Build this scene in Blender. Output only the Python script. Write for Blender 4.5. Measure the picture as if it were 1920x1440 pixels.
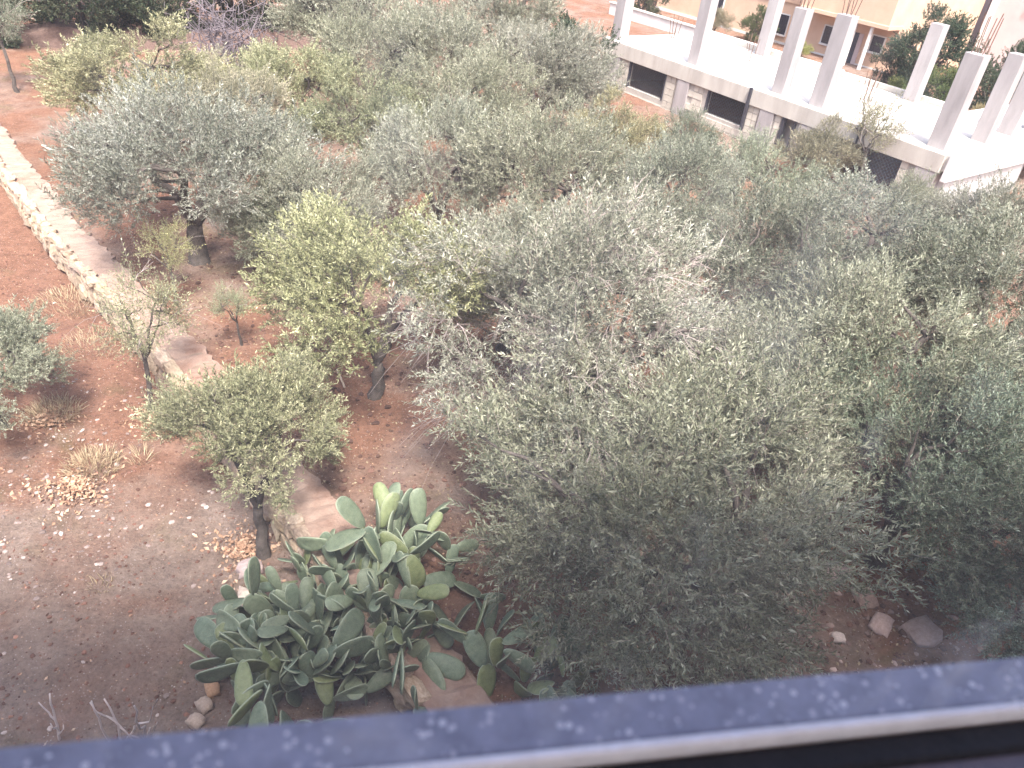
import bpy, math, random
import numpy as np
from mathutils import Vector, Matrix
R_ = math.radians
for o in list(bpy.data.objects): bpy.data.objects.remove(o)
scene = bpy.context.scene
col = scene.collection
rng = np.random.default_rng(7); random.seed(7)

# ------------------------------------------------------------------ camera
CAM_H = 6.8
PITCH, ROLL = R_(34.8), R_(7.3)
fw = Vector((0, math.cos(PITCH), -math.sin(PITCH))); r0 = Vector((1, 0, 0)); u0 = Vector((0, math.sin(PITCH), math.cos(PITCH)))
rt = r0*math.cos(ROLL) + u0*math.sin(ROLL); up = u0*math.cos(ROLL) - r0*math.sin(ROLL)
cd = bpy.data.cameras.new('camera'); cam = bpy.data.objects.new('camera', cd); col.objects.link(cam)
M = Matrix((rt, up, -fw)).transposed().to_4x4(); M.translation = (0, 0, CAM_H); cam.matrix_world = M
cd.sensor_width = 36; cd.lens = 26.7; cd.clip_start = 0.01; cd.clip_end = 900
cd.dof.use_dof = True; cd.dof.focus_distance = 11.0; cd.dof.aperture_fstop = 11.0
scene.camera = cam
# ------------------------------------------------------------------ light
SUN_EL, SUN_AZ = R_(60), R_(166)          # azimuth measured from +Y towards +X: the sun stands behind the viewer's house
world = bpy.data.worlds.new('World'); scene.world = world; world.use_nodes = True
wn = world.node_tree.nodes; wl = world.node_tree.links
sky = wn.new('ShaderNodeTexSky'); sky.sky_type = 'NISHITA'; sky.sun_disc = False
sky.sun_elevation = SUN_EL; sky.sun_rotation = SUN_AZ; sky.dust_density = 6.0; sky.air_density = 1.0; sky.ozone_density = 1.0
wl.new(sky.outputs[0], wn['Background'].inputs[0]); wn['Background'].inputs[1].default_value = 0.15
sd = bpy.data.lights.new('sun', 'SUN'); so = bpy.data.objects.new('sun', sd); col.objects.link(so)
sd.energy = 2.8; sd.angle = R_(8.5); sd.color = (1.0, 0.955, 0.90)
sv = Vector((math.sin(SUN_AZ)*math.cos(SUN_EL), math.cos(SUN_AZ)*math.cos(SUN_EL), math.sin(SUN_EL)))
so.rotation_euler = (-sv).to_track_quat('-Z', 'Y').to_euler()
vs = scene.view_settings; vs.view_transform = 'Standard'; vs.look = 'None'; vs.gamma = 1; vs.use_curve_mapping = False
vs.exposure = 1.8
scene.render.engine = 'CYCLES'; scene.cycles.use_denoising = True
scene.cycles.max_bounces = 8; scene.cycles.transparent_max_bounces = 8

# ------------------------------------------------------------------ materials
def nmat(name, rough=0.8, spec=0.2):
    m = bpy.data.materials.new(name); m.use_nodes = True
    b = m.node_tree.nodes['Principled BSDF']; b.inputs['Roughness'].default_value = rough
    b.inputs['Specular IOR Level'].default_value = spec
    return m, m.node_tree.nodes, m.node_tree.links, b
def ramp(N, stops):
    r = N.new('ShaderNodeValToRGB'); e = r.color_ramp.elements
    while len(e) > 1: e.remove(e[-1])
    e[0].position = stops[0][0]; e[0].color = (*stops[0][1], 1)
    for p, c in stops[1:]:
        k = e.new(p); k.color = (*c, 1)
    return r
def noise(N, L, scale, detail=6, rough=0.6, vec=None, dist=0.0):
    t = N.new('ShaderNodeTexNoise'); t.inputs['Scale'].default_value = scale; t.inputs['Detail'].default_value = detail
    t.inputs['Roughness'].default_value = rough; t.inputs['Distortion'].default_value = dist
    if vec is not None: L.new(vec, t.inputs['Vector'])
    return t
def mixc(N, L, fac, a, b, mode='MIX'):
    m = N.new('ShaderNodeMix'); m.data_type = 'RGBA'; m.blend_type = mode
    for s, v in ((m.inputs[0], fac), (m.inputs[6], a), (m.inputs[7], b)):
        if hasattr(v, 'links') or hasattr(v, 'is_linked'): L.new(v, s)
        elif isinstance(v, tuple): s.default_value = (*v, 1)
        else: s.default_value = v
    return m.outputs[2]
def bump(N, L, b, h, strength, dist):
    k = N.new('ShaderNodeBump'); k.inputs['Strength'].default_value = strength; k.inputs['Distance'].default_value = dist
    L.new(h, k.inputs['Height']); L.new(k.outputs[0], b.inputs['Normal'])
def surf(name, c1, c2, scale=3.0, rough=0.85, bscale=30, bstr=0.4, bdist=0.01, objcol=False, c3=None, spec=0.2, island=None, streak=False):
    m, N, L, b = nmat(name, rough, spec)
    tc = N.new('ShaderNodeTexCoord').outputs['Object']
    tn = tc
    if streak:
        mp = N.new('ShaderNodeMapping'); mp.inputs['Scale'].default_value = (1, 1, 0.22); L.new(tc, mp.inputs[0]); tn = mp.outputs[0]
    n1 = noise(N, L, scale, 8, 0.65, tn)
    rp = ramp(N, [(0.3, c1), (0.7, c2)] if c3 is None else [(0.3, c1), (0.52, c2), (0.72, c3)]); L.new(n1.outputs[0], rp.inputs[0])
    c = rp.outputs[0]
    if objcol:
        oi = N.new('ShaderNodeObjectInfo'); c = mixc(N, L, 1.0, c, oi.outputs['Color'], 'MULTIPLY')
    if island:
        ge = N.new('ShaderNodeNewGeometry'); ri = ramp(N, island); L.new(ge.outputs['Random Per Island'], ri.inputs[0]); c = mixc(N, L, 1.0, c, ri.outputs[0], 'MULTIPLY')
    L.new(c, b.inputs['Base Color'])
    n2 = noise(N, L, bscale, 6, 0.7, tc); bump(N, L, b, n2.outputs[0], bstr, bdist)
    return m
def leafmat(name, stops, trans=0.25, rough=0.5):
    m, N, L, b = nmat(name, rough, 0.35)
    at_ = N.new('ShaderNodeAttribute'); at_.attribute_name = 'tint'
    rp = ramp(N, stops); L.new(at_.outputs['Fac'], rp.inputs[0])
    oi = N.new('ShaderNodeObjectInfo'); c = mixc(N, L, 1.0, rp.outputs[0], oi.outputs['Color'], 'MULTIPLY')
    L.new(c, b.inputs['Base Color'])
    t = N.new('ShaderNodeBsdfTranslucent'); L.new(c, t.inputs[0])
    mx = N.new('ShaderNodeMixShader'); mx.inputs[0].default_value = trans
    L.new(b.outputs[0], mx.inputs[1]); L.new(t.outputs[0], mx.inputs[2])
    L.new(mx.outputs[0], N['Material Output'].inputs[0])
    return m
M_OLIVE = leafmat('olive_leaf', [(0.0, (0.10, 0.11, 0.075)), (0.4, (0.21, 0.22, 0.165)), (0.75, (0.33, 0.335, 0.27)), (1.0, (0.47, 0.47, 0.41))], 0.22, 0.45)
M_BROAD = leafmat('broad_leaf', [(0.0, (0.035, 0.055, 0.03)), (0.6, (0.08, 0.10, 0.055)), (1.0, (0.16, 0.17, 0.10))])
M_DRY = leafmat('dry_leaf', [(0.0, (0.20, 0.11, 0.07)), (0.5, (0.45, 0.28, 0.18)), (1.0, (0.66, 0.50, 0.36))], 0.15, 0.8)
M_STRAW = leafmat('straw', [(0.0, (0.22, 0.16, 0.10)), (0.6, (0.42, 0.33, 0.21)), (1.0, (0.6, 0.50, 0.34))], 0.2, 0.8)
M_TWIG = surf('twig_bark', (0.16, 0.135, 0.11), (0.28, 0.245, 0.21), 8, 0.9)
M_BARK = surf('olive_bark', (0.055, 0.047, 0.042), (0.14, 0.12, 0.105), 9, 0.95, 22, 0.9, 0.03)
M_DEAD = surf('dead_twig', (0.30, 0.25, 0.23), (0.42, 0.365, 0.34), 6, 0.9)
M_PALE = surf('bleached_wood', (0.52, 0.44, 0.42), (0.66, 0.58, 0.55), 6, 0.9)
M_CONC = surf('bare_concrete', (0.27, 0.25, 0.25), (0.41, 0.385, 0.38), 2.6, 0.9, 40, 0.4, 0.01, streak=True)
M_CONC2 = surf('beam_concrete', (0.36, 0.335, 0.30), (0.54, 0.51, 0.46), 2.0, 0.9, 30, 0.5, 0.015, streak=True)
M_SLAB = surf('slab_screed', (0.44, 0.42, 0.39), (0.58, 0.555, 0.52), 0.9, 0.9, 30, 0.3, 0.01)
M_BLOCK = surf('concrete_block', (0.44, 0.41, 0.365), (0.58, 0.55, 0.49), 5, 0.95, 60, 0.5, 0.01, True)
M_MORTAR = surf('mortar', (0.36, 0.34, 0.31), (0.46, 0.44, 0.40), 5, 0.95)
M_WHITE = surf('white_plaster', (0.55, 0.54, 0.525), (0.66, 0.65, 0.63), 1.5, 0.9, 30, 0.2, 0.01)
M_YEL = surf('yellow_plaster', (0.52, 0.355, 0.25), (0.62, 0.445, 0.325), 0.9, 0.9, 30, 0.2, 0.01)
M_PINK = surf('pink_plaster', (0.46, 0.38, 0.375), (0.56, 0.475, 0.465), 0.8, 0.9, 30, 0.2, 0.01)
M_GREYP = surf('grey_plaster', (0.42, 0.38, 0.38), (0.54, 0.49, 0.48), 0.8, 0.9, 30, 0.2, 0.01)
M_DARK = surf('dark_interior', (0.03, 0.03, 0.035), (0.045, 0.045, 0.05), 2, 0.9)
M_RUST = surf('rusty_steel', (0.10, 0.06, 0.045), (0.19, 0.12, 0.09), 30, 0.8)
M_WIRE = surf('wire', (0.16, 0.16, 0.17), (0.24, 0.24, 0.25), 30, 0.6)
M_STEEL = surf('dark_steel', (0.035, 0.035, 0.045), (0.06, 0.06, 0.07), 10, 0.5)
M_STONE = surf('wall_stone', (0.27, 0.20, 0.15), (0.42, 0.34, 0.26), 6, 0.95, 25, 0.7, 0.02, True, (0.52, 0.45, 0.36))
M_ROCK = surf('field_stone', (0.36, 0.31, 0.29), (0.54, 0.48, 0.45), 7, 0.95, 25, 0.6, 0.02, True)
M_CHIP = surf('stone_chip', (0.36, 0.31, 0.29), (0.52, 0.46, 0.43), 7, 0.95, 60, 0.5, 0.01, True, island=[(0.0, (0.35, 0.3, 0.28)), (0.45, (0.62, 0.55, 0.52)), (1.0, (1.1, 1.05, 1.0))])
M_CORE = surf('wall_mortar', (0.19, 0.135, 0.10), (0.28, 0.21, 0.16), 8, 0.95, 25, 0.7, 0.02)
M_CLOD = surf('soil_clod', (0.10, 0.055, 0.042), (0.17, 0.10, 0.078), 4, 0.98, 30, 0.6, 0.02, True, island=[(0.0, (0.5, 0.5, 0.5)), (0.6, (1, 1, 1)), (0.93, (1.3, 1.25, 1.2)), (1.0, (2.2, 2.3, 2.3))])
M_WOOD = surf('dry_wood', (0.42, 0.35, 0.28), (0.58, 0.51, 0.43), 10, 0.9)
M_BANK = surf('earth_bank', (0.10, 0.065, 0.055), (0.18, 0.125, 0.105), 1.5, 0.95, 10, 0.8, 0.05)
M_GLASSD = surf('dark_glass', (0.03, 0.03, 0.04), (0.05, 0.05, 0.06), 3, 0.15, spec=0.5)

# concrete coping of the old wall: pinkish screed with red soil washed on it
M_COPE, N, L, b = nmat('wall_coping', 0.95, 0.15)
tc = N.new('ShaderNodeTexCoord').outputs['Object']
n1 = noise(N, L, 5.0, 10, 0.75, tc); r1 = ramp(N, [(0.22, (0.19, 0.13, 0.10)), (0.42, (0.31, 0.22, 0.175)), (0.75, (0.42, 0.315, 0.255))]); L.new(n1.outputs[0], r1.inputs[0])
n2 = noise(N, L, 0.9, 6, 0.6, tc, 0.6); r2 = ramp(N, [(0.54, (0, 0, 0)), (0.68, (0.7, 0.7, 0.7))]); L.new(n2.outputs[0], r2.inputs[0])
L.new(mixc(N, L, r2.outputs[0], r1.outputs[0], (0.25, 0.125, 0.085)), b.inputs['Base Color'])
n3 = noise(N, L, 16, 8, 0.75, tc); bump(N, L, b, n3.outputs[0], 0.9, 0.04)

# soil
M_SOIL, N, L, b = nmat('soil', 0.98, 0.1)
tc = N.new('ShaderNodeTexCoord').outputs['Object']
az = N.new('ShaderNodeAttribute'); az.attribute_name = 'stony'
nA = noise(N, L, 0.55, 5, 0.6, tc, 0.4); nB = noise(N, L, 3.2, 8, 0.7, tc); nC = noise(N, L, 22, 8, 0.75, tc); nD = noise(N, L, 1.1, 5, 0.6, tc, 0.8)
red = ramp(N, [(0.3, (0.15, 0.078, 0.052)), (0.7, (0.255, 0.14, 0.094))]); L.new(nB.outputs[0], red.inputs[0])
gry = ramp(N, [(0.3, (0.16, 0.116, 0.092)), (0.7, (0.28, 0.212, 0.174))]); L.new(nB.outputs[0], gry.inputs[0])
ma = N.new('ShaderNodeMath'); ma.operation = 'ADD'; L.new(az.outputs['Fac'], ma.inputs[0]); L.new(nA.outputs[0], ma.inputs[1])
ra = ramp(N, [(0.78, (0, 0, 0)), (1.0, (1, 1, 1))]); L.new(ma.outputs[0], ra.inputs[0])
c = mixc(N, L, ra.outputs[0], red.outputs[0], gry.outputs[0])
rm = ramp(N, [(0.57, (0, 0, 0)), (0.72, (0.75, 0.75, 0.75))]); L.new(nD.outputs[0], rm.inputs[0])
c = mixc(N, L, rm.outputs[0], c, (0.15, 0.115, 0.065))
rc = ramp(N, [(0.25, (0.55, 0.55, 0.55)), (0.5, (1, 1, 1)), (0.75, (1.35, 1.3, 1.28))]); L.new(nC.outputs[0], rc.inputs[0])
c = mixc(N, L, 1.0, c, rc.outputs[0], 'MULTIPLY')
vg = N.new('ShaderNodeTexVoronoi'); vg.inputs['Scale'].default_value = 42; L.new(tc, vg.inputs['Vector'])
sg = N.new('ShaderNodeSeparateColor'); L.new(vg.outputs['Color'], sg.inputs[0])
g1 = N.new('ShaderNodeMath'); g1.operation = 'GREATER_THAN'; g1.inputs[1].default_value = 0.80; L.new(sg.outputs[0], g1.inputs[0])
g2 = N.new('ShaderNodeMath'); g2.operation = 'LESS_THAN'; g2.inputs[1].default_value = 0.30; L.new(vg.outputs['Distance'], g2.inputs[0])
g3 = N.new('ShaderNodeMath'); g3.operation = 'MULTIPLY'; L.new(g1.outputs[0], g3.inputs[0]); L.new(g2.outputs[0], g3.inputs[1])
g4 = N.new('ShaderNodeMath'); g4.operation = 'MULTIPLY'; L.new(g3.outputs[0], g4.inputs[0]); L.new(sg.outputs[2], g4.inputs[1])
c = mixc(N, L, g4.outputs[0], c, (0.40, 0.33, 0.29)); L.new(c, b.inputs['Base Color'])
mh = N.new('ShaderNodeMath'); mh.operation = 'ADD'; L.new(nC.outputs[0], mh.inputs[0]); L.new(nB.outputs[0], mh.inputs[1])
bump(N, L, b, mh.outputs[0], 0.9, 0.05)

# cactus
M_PAD, N, L, b = nmat('cactus_pad', 0.5, 0.35)
tc = N.new('ShaderNodeTexCoord').outputs['Object']; oi = N.new('ShaderNodeObjectInfo')
n1 = noise(N, L, 7, 6, 0.6, tc); rp = ramp(N, [(0.3, (0.105, 0.14, 0.088)), (0.7, (0.175, 0.215, 0.137))]); L.new(n1.outputs[0], rp.inputs[0])
c = mixc(N, L, 1.0, rp.outputs[0], oi.outputs['Color'], 'MULTIPLY')
ar = N.new('ShaderNodeAttribute'); ar.attribute_name = 'rim'
c = mixc(N, L, ar.outputs['Fac'], c, (0.36, 0.40, 0.29))
vo = N.new('ShaderNodeTexVoronoi'); vo.inputs['Scale'].default_value = 26; L.new(tc, vo.inputs['Vector'])
rv = ramp(N, [(0.10, (1, 1, 1)), (0.16, (0, 0, 0))]); L.new(vo.outputs['Distance'], rv.inputs[0])
c = mixc(N, L, rv.outputs[0], c, (0.27, 0.28, 0.19))
ns = noise(N, L, 3.2, 6, 0.7, tc, 0.5); rs = ramp(N, [(0.60, (0, 0, 0)), (0.70, (0.7, 0.7, 0.7))]); L.new(ns.outputs[0], rs.inputs[0])
c = mixc(N, L, rs.outputs[0], c, (0.27, 0.235, 0.13)); L.new(c, b.inputs['Base Color'])
nb = noise(N, L, 14, 4, 0.6, tc); bump(N, L, b, nb.outputs[0], 0.35, 0.02)
M_PADDRY = surf('woody_pad', (0.20, 0.17, 0.13), (0.30, 0.27, 0.21), 8, 0.9)

# ------------------------------------------------------------------ mesh helpers
def mesh(name, V, F, mats, attr=None, midx=None, smooth=False):
    me = bpy.data.meshes.new(name)
    me.from_pydata(np.asarray(V, dtype=float), [], F if isinstance(F, list) else F.tolist())
    for m in (mats if isinstance(mats, (list, tuple)) else [mats]): me.materials.append(m)
    if attr is not None:
        for k, (dom, val) in attr.items():
            a = me.attributes.new(k, 'FLOAT', dom); a.data.foreach_set('value', np.asarray(val, dtype=np.float32))
    if midx is not None: me.polygons.foreach_set('material_index', np.asarray(midx, dtype=np.int32))
    if smooth: me.polygons.foreach_set('use_smooth', np.ones(len(me.polygons), dtype=bool))
    me.update(); return me
def ob(name, me, parent=None, loc=(0, 0, 0), rot=(0, 0, 0), sc=(1, 1, 1), color=None):
    o = bpy.data.objects.new(name, me); col.objects.link(o)
    o.location = loc; o.rotation_euler = rot; o.scale = sc if hasattr(sc, '__len__') else (sc,)*3
    if parent: o.parent = parent
    if color: o.color = (*color, 1)
    return o
def tag(o, label, cat, group=None):
    o['label'] = label; o['category'] = cat
    if group: o['group'] = group
    return o
def root(name, label, cat, loc=(0, 0, 0), rz=0.0, group=None, sc=1.0):
    return tag(ob(name, None, None, loc, (0, 0, rz), sc), label, cat, group)
def boxgeo(x0, x1, y0, y1, z0, z1):
    V = [(x0,y0,z0),(x1,y0,z0),(x1,y1,z0),(x0,y1,z0),(x0,y0,z1),(x1,y0,z1),(x1,y1,z1),(x0,y1,z1)]
    F = [(0,3,2,1),(4,5,6,7),(0,1,5,4),(1,2,6,5),(2,3,7,6),(3,0,4,7)]
    return V, F
def box(name, b6, mat, parent=None, bev=0.0):
    V, F = boxgeo(*b6); me = mesh(name, V, F, mat); o = ob(name, me, parent)
    if bev:
        md = o.modifiers.new('bevel', 'BEVEL'); md.width = bev; md.segments = 2
    return o
def tubes(paths, sides=5):
    """paths: list of (points (n,3), radii (n,)) -> V, F"""
    V = []; F = []; base = 0
    ang = np.arange(sides)*2*math.pi/sides; ca, sa = np.cos(ang), np.sin(ang)
    for P, r in paths:
        P = np.asarray(P, float); n = len(P)
        T = np.gradient(P, axis=0); T /= np.linalg.norm(T, axis=1)[:, None]+1e-9
        ref = np.where(np.abs(T[:, 2:3]) > 0.9, np.array([[1., 0, 0]]), np.array([[0., 0, 1]]))
        A = np.cross(T, ref); A /= np.linalg.norm(A, axis=1)[:, None]; B = np.cross(T, A)
        ring = P[:, None, :] + np.asarray(r)[:, None, None]*(A[:, None, :]*ca[None, :, None] + B[:, None, :]*sa[None, :, None])
        V.append(ring.reshape(-1, 3))
        for i in range(n-1):
            for j in range(sides):
                k = (j+1) % sides
                F.append((base+i*sides+j, base+i*sides+k, base+(i+1)*sides+k, base+(i+1)*sides+j))
        F.append(tuple(base+(n-1)*sides+j for j in range(sides)))
        base += n*sides
    return np.concatenate(V), F
def wob(a, b, n, amp, g, sag=0.0):
    a, b = np.asarray(a, float), np.asarray(b, float); t = np.linspace(0, 1, n)[:, None]
    P = a*(1-t) + b*t; d = np.linalg.norm(b-a)
    o = g.normal(0, amp*d, (n, 3)); o[0] = 0; o[-1] = 0
    P = P + o; P[:, 2] += sag*d*np.sin(math.pi*t[:, 0]); return P
def basis(d, g):
    d = d/np.linalg.norm(d, axis=1)[:, None]
    ref = g.normal(size=d.shape); x = np.cross(ref, d); x /= np.linalg.norm(x, axis=1)[:, None]
    y = np.cross(d, x); return np.stack([x, y, d], axis=2)      # columns

# ------------------------------------------------------------------ foliage
def twig_templates(g, k, L, nleaf, ll, lw, spread):
    out = []
    for _ in range(k):
        Q = []; n = nleaf + int(g.integers(-3, 4))
        bend = g.normal(0, 0.25, 2)
        def pos(t): return np.array([bend[0]*L*t*t, bend[1]*L*t*t, L*t])
        az = g.uniform(0, 6.28)
        for i in range(n):
            t = 0.12 + 0.88*(i//2*2)/max(n-1, 1); p = pos(t)
            if i % 2 == 0: az += 1.45 + g.normal(0, 0.3)
            a = az + (math.pi if i % 2 else 0) + g.normal(0, 0.25)
            s = spread*(1.0-0.35*t)*g.uniform(0.75, 1.25)
            d = np.array([math.cos(a)*math.sin(s), math.sin(a)*math.sin(s), math.cos(s)])
            w = np.cross(d, g.normal(size=3)); w /= np.linalg.norm(w)+1e-9
            l = ll*g.uniform(0.7, 1.2)*(1-0.3*abs(t-0.5)); ww = lw*g.uniform(0.8, 1.2)
            nn = np.cross(d, w)
            Q.append([p, p+d*l*0.45+w*ww*0.5+nn*l*0.04, p+d*l, p+d*l*0.45-w*ww*0.5+nn*l*0.04])
        nl = len(Q)
        for i in range(2):
            a, c = pos(i/2), pos((i+1)/2); wv = np.array([1., 0.4, 0])*0.0022*(L/0.3); 
            if i == 1: wv = np.array([0.3, 1., 0])*0.0018*(L/0.3)
            Q.append([a-wv, a+wv, c+wv*0.7, c-wv*0.7])
        out.append((np.array(Q), nl))
    return out
def foliage(name, g, P, D, S, tint, tpl, mats):
    """place twigs at P along D with scale S, tint per twig"""
    which = g.integers(0, len(tpl), len(P)); B = basis(D, g); Vs = []; ts = []; mi = []
    for k, (Q, nl) in enumerate(tpl):
        s = np.where(which == k)[0]
        if len(s) == 0: continue
        X = np.einsum('nij,qvj->nqvi', B[s], Q)*S[s][:, None, None, None] + P[s][:, None, None, :]
        Vs.append(X.reshape(-1, 3)); nq = len(Q)
        t = np.clip(tint[s][:, None] + g.normal(0, 0.23, (len(s), nq)), 0, 1); ts.append(t.reshape(-1))
        m = np.zeros((len(s), nq), int); m[:, nl:] = 1; mi.append(m.reshape(-1))
    V = np.concatenate(Vs); F = np.arange(len(V)).reshape(-1, 4)
    return mesh(name, V, F, mats, {'tint': ('FACE', np.concatenate(ts))}, np.concatenate(mi))
def make_tree(name, seed, R, rz, zc, nclump, ntwig, tpl, mats, trunk_r, fork=0.35, low=-0.45, clump=0.24, upb=0.45, lobes=0.22, shoot=0.12, bare=0, lean=(0, 0)):
    """returns (trunk mesh, crown mesh, optional dead twig mesh); local origin = foot of the trunk"""
    g = np.random.default_rng(seed)
    ph = g.uniform(0, 6.28, 6); C = []
    while len(C) < nclump:
        d = g.normal(size=3); d /= np.linalg.norm(d)
        if d[2] < low: continue
        lob = 1 + lobes*(math.sin(3*math.atan2(d[1], d[0])+ph[0])*0.6 + math.sin(5*math.atan2(d[1], d[0])+4*d[2]+ph[1])*0.5 + math.sin(7*d[2]+ph[2])*0.35)
        r = (0.62 + 0.38*g.uniform()**0.6)*lob*0.9
        c = np.array([d[0]*R*r, d[1]*R*r, d[2]*rz*r])
        if any(np.linalg.norm(c-q) < 0.16*R for q in C[-40:]) and g.uniform() < 0.8: continue
        C.append(c)
    C = np.array(C); cr = g.uniform(0.7, 1.3, nclump)*clump*R; ct = g.normal(0, 0.10, nclump)
    w = cr**2; idx = g.choice(nclump, ntwig, p=w/w.sum())
    off = g.normal(size=(ntwig, 3)); off /= np.linalg.norm(off, axis=1)[:, None]; off *= (g.uniform(size=ntwig)**0.4)[:, None]
    P = C[idx] + off*cr[idx][:, None]*np.array([1, 1, 0.85])
    outT = C[idx]/np.linalg.norm(C[idx], axis=1)[:, None]
    D = off*0.75 + outT*0.55 + np.array([0, 0, upb]) + g.normal(0, 0.42, (ntwig, 3))
    S = g.uniform(0.7, 1.15, ntwig)
    sh = g.uniform(size=ntwig) < shoot
    D[sh] = outT[sh]*0.6 + np.array([0, 0, 0.95]) + g.normal(0, 0.28, (sh.sum(), 3)); S[sh] *= 1.45
    P = P - D/np.linalg.norm(D, axis=1)[:, None]*0.12
    tint = 0.42 + ct[idx] + g.normal(0, 0.07, ntwig)
    off0 = np.array([lean[0], lean[1], zc]); P = P + off0
    crown = foliage(name+'_crown', g, P, D, S, tint, tpl, mats)
    # limbs
    fz = zc*fork; f0 = np.array([lean[0]*0.35, lean[1]*0.35, fz]); paths = []
    tp = wob((0, 0, -0.12), f0, 6, 0.035, g); rr = np.linspace(trunk_r*1.15, trunk_r*0.8, 6); rr[0] *= 1.45; rr[1] *= 1.12; paths.append((tp, rr))
    nm = 4 if nclump > 14 else 3
    az0 = g.uniform(0, 6.28); mains = []
    for i in range(nm):
        a = az0 + i*6.283/nm + g.normal(0, 0.25); e = off0 + np.array([math.cos(a)*R*0.42, math.sin(a)*R*0.42, g.uniform(-0.15, 0.25)*rz])
        pth = wob(f0, e, 6, 0.03, g, 0.05); paths.append((pth, np.linspace(trunk_r*0.62, trunk_r*0.3, 6))); mains.append(pth)
    for c in C[g.permutation(nclump)[:min(nclump, 34)]]:
        e = c*0.97 + off0; best = min(((np.linalg.norm(pth[k]-e), mi_, k) for mi_, pth in enumerate(mains) for k in (2, 3, 4, 5)))
        st = mains[best[1]][best[2]]; paths.append((wob(st, e, 5, 0.035, g, 0.06), np.linspace(trunk_r*0.25, 0.006, 5)))
    V, F = tubes(paths, 7); trunk = mesh(name+'_trunk', V, F, M_BARK, smooth=True)
    dead = None
    if bare:
        ps = []
        for _ in range(bare):
            c = C[g.integers(nclump)]*g.uniform(0.75, 1.0); d = c/np.linalg.norm(c)+g.normal(0, 0.5, 3); d /= np.linalg.norm(d)
            l = g.uniform(0.35, 0.95); n = 6; t = np.linspace(0, 1, n)[:, None]
            pp = c + d*l*t + np.array([0, 0, -1])*l*0.45*t*t + g.normal(0, 0.012, (n, 3))
            ps.append((pp+off0, np.linspace(0.0042, 0.0016, n)))
            for q in range(2):
                k = int(g.integers(1, 4)); d2 = d + g.normal(0, 0.7, 3); d2 /= np.linalg.norm(d2); l2 = l*0.45
                ps.append((pp[k]+off0+d2*l2*t[:4]/t[3]+np.array([0, 0, -0.3])*l2*t[:4]**2, np.linspace(0.003, 0.0014, 4)))
        V, F = tubes(ps, 3); dead = mesh(name+'_twigs', V, F, M_DEAD)
    return trunk, crown, dead
gt = np.random.default_rng(3)
TP_O = twig_templates(gt, 14, 0.30, 24, 0.058, 0.0135, 0.85)
TP_Y = twig_templates(gt, 12, 0.22, 24, 0.045, 0.0125, 0.95)
TP_S = twig_templates(gt, 10, 0.26, 12, 0.042, 0.010, 0.8)
TP_B = twig_templates(gt, 10, 0.26, 16, 0.075, 0.030, 1.0)
LO = [M_OLIVE, M_TWIG]; LB = [M_BROAD, M_TWIG]
KIND = {}
for i in range(4):
    KIND['O%d' % i] = make_tree('olive%d' % i, 20+i, 1.6, 1.3, 1.85, 46, 3000, TP_O, LO, 0.13)
KIND['B2'] = make_tree('forked_olive', 33, 1.9, 1.0, 1.75, 54, 4000, TP_O, LO, 0.15, fork=0.4, low=-0.55)
KIND['N17'] = make_tree('wide_olive', 41, 2.05, 1.35, 1.85, 60, 4300, TP_O, LO, 0.16, upb=0.15, bare=650, lobes=0.3)
KIND['N18'] = make_tree('near_olive', 42, 1.75, 1.35, 1.7, 66, 5200, TP_O, LO, 0.15, low=-0.85)
for i in range(2):
    KIND['Y%d' % i] = make_tree('young_olive%d' % i, 50+i, 1.25, 0.95, 1.45, 40, 3000, TP_Y, LO, 0.075, clump=0.25)
KIND['L2'] = make_tree('wall_olive', 56, 1.12, 0.72, 1.5, 38, 2700, TP_Y, LO, 0.075, clump=0.22, fork=0.45, low=-0.12, lean=(-0.12, 0.28))
KIND['S'] = make_tree('sapling', 60, 0.62, 0.72, 1.35, 18, 620, TP_S, LO, 0.036, fork=0.62, clump=0.34, bare=7, lean=(0.02, 0.25))
for i in range(2):
    KIND['D%d' % i] = make_tree('dense%d' % i, 70+i, 1.6, 1.5, 1.9, 44, 2400, TP_B, LB, 0.12, low=-0.95)
used = set()
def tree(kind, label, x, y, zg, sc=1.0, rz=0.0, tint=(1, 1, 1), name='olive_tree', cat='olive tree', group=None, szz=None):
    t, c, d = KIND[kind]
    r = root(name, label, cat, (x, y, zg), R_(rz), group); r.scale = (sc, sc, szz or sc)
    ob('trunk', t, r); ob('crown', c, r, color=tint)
    if d: ob('dead_twigs', d, r)
    return r

# ------------------------------------------------------------------ terrain
WALL = np.array([(-17.0, 21.4), (-12.2, 16.15), (-8.15, 11.95), (-5.48, 9.5), (-4.35, 8.4), (-1.86, 5.85), (-0.33, 4.2), (1.3, 2.3)])
def side(x, y):
    """signed distance to the wall line, positive on the grove side"""
    x = np.asarray(x, float); y = np.asarray(y, float); best = np.full(x.shape, 1e9); sg = np.ones(x.shape)
    for a, c in zip(WALL[:-1], WALL[1:]):
        d = c-a; l2 = d@d; t = np.clip(((x-a[0])*d[0]+(y-a[1])*d[1])/l2, 0, 1)
        dx, dy = x-(a[0]+t*d[0]), y-(a[1]+t*d[1]); dd = np.hypot(dx, dy); s = np.sign(d[0]*dy-d[1]*dx)
        m = dd < best; best = np.where(m, dd, best); sg = np.where(m, s, sg)
    return best*sg
def vnoise(x, y, f, seed):
    g = np.random.default_rng(seed); v = 0
    for k in range(7):
        a = g.uniform(0, 6.28); ff = f*g.uniform(0.7, 1.5); v = v + np.sin((x*math.cos(a)+y*math.sin(a))*ff+g.uniform(0, 6.28))
    return v/7
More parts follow.
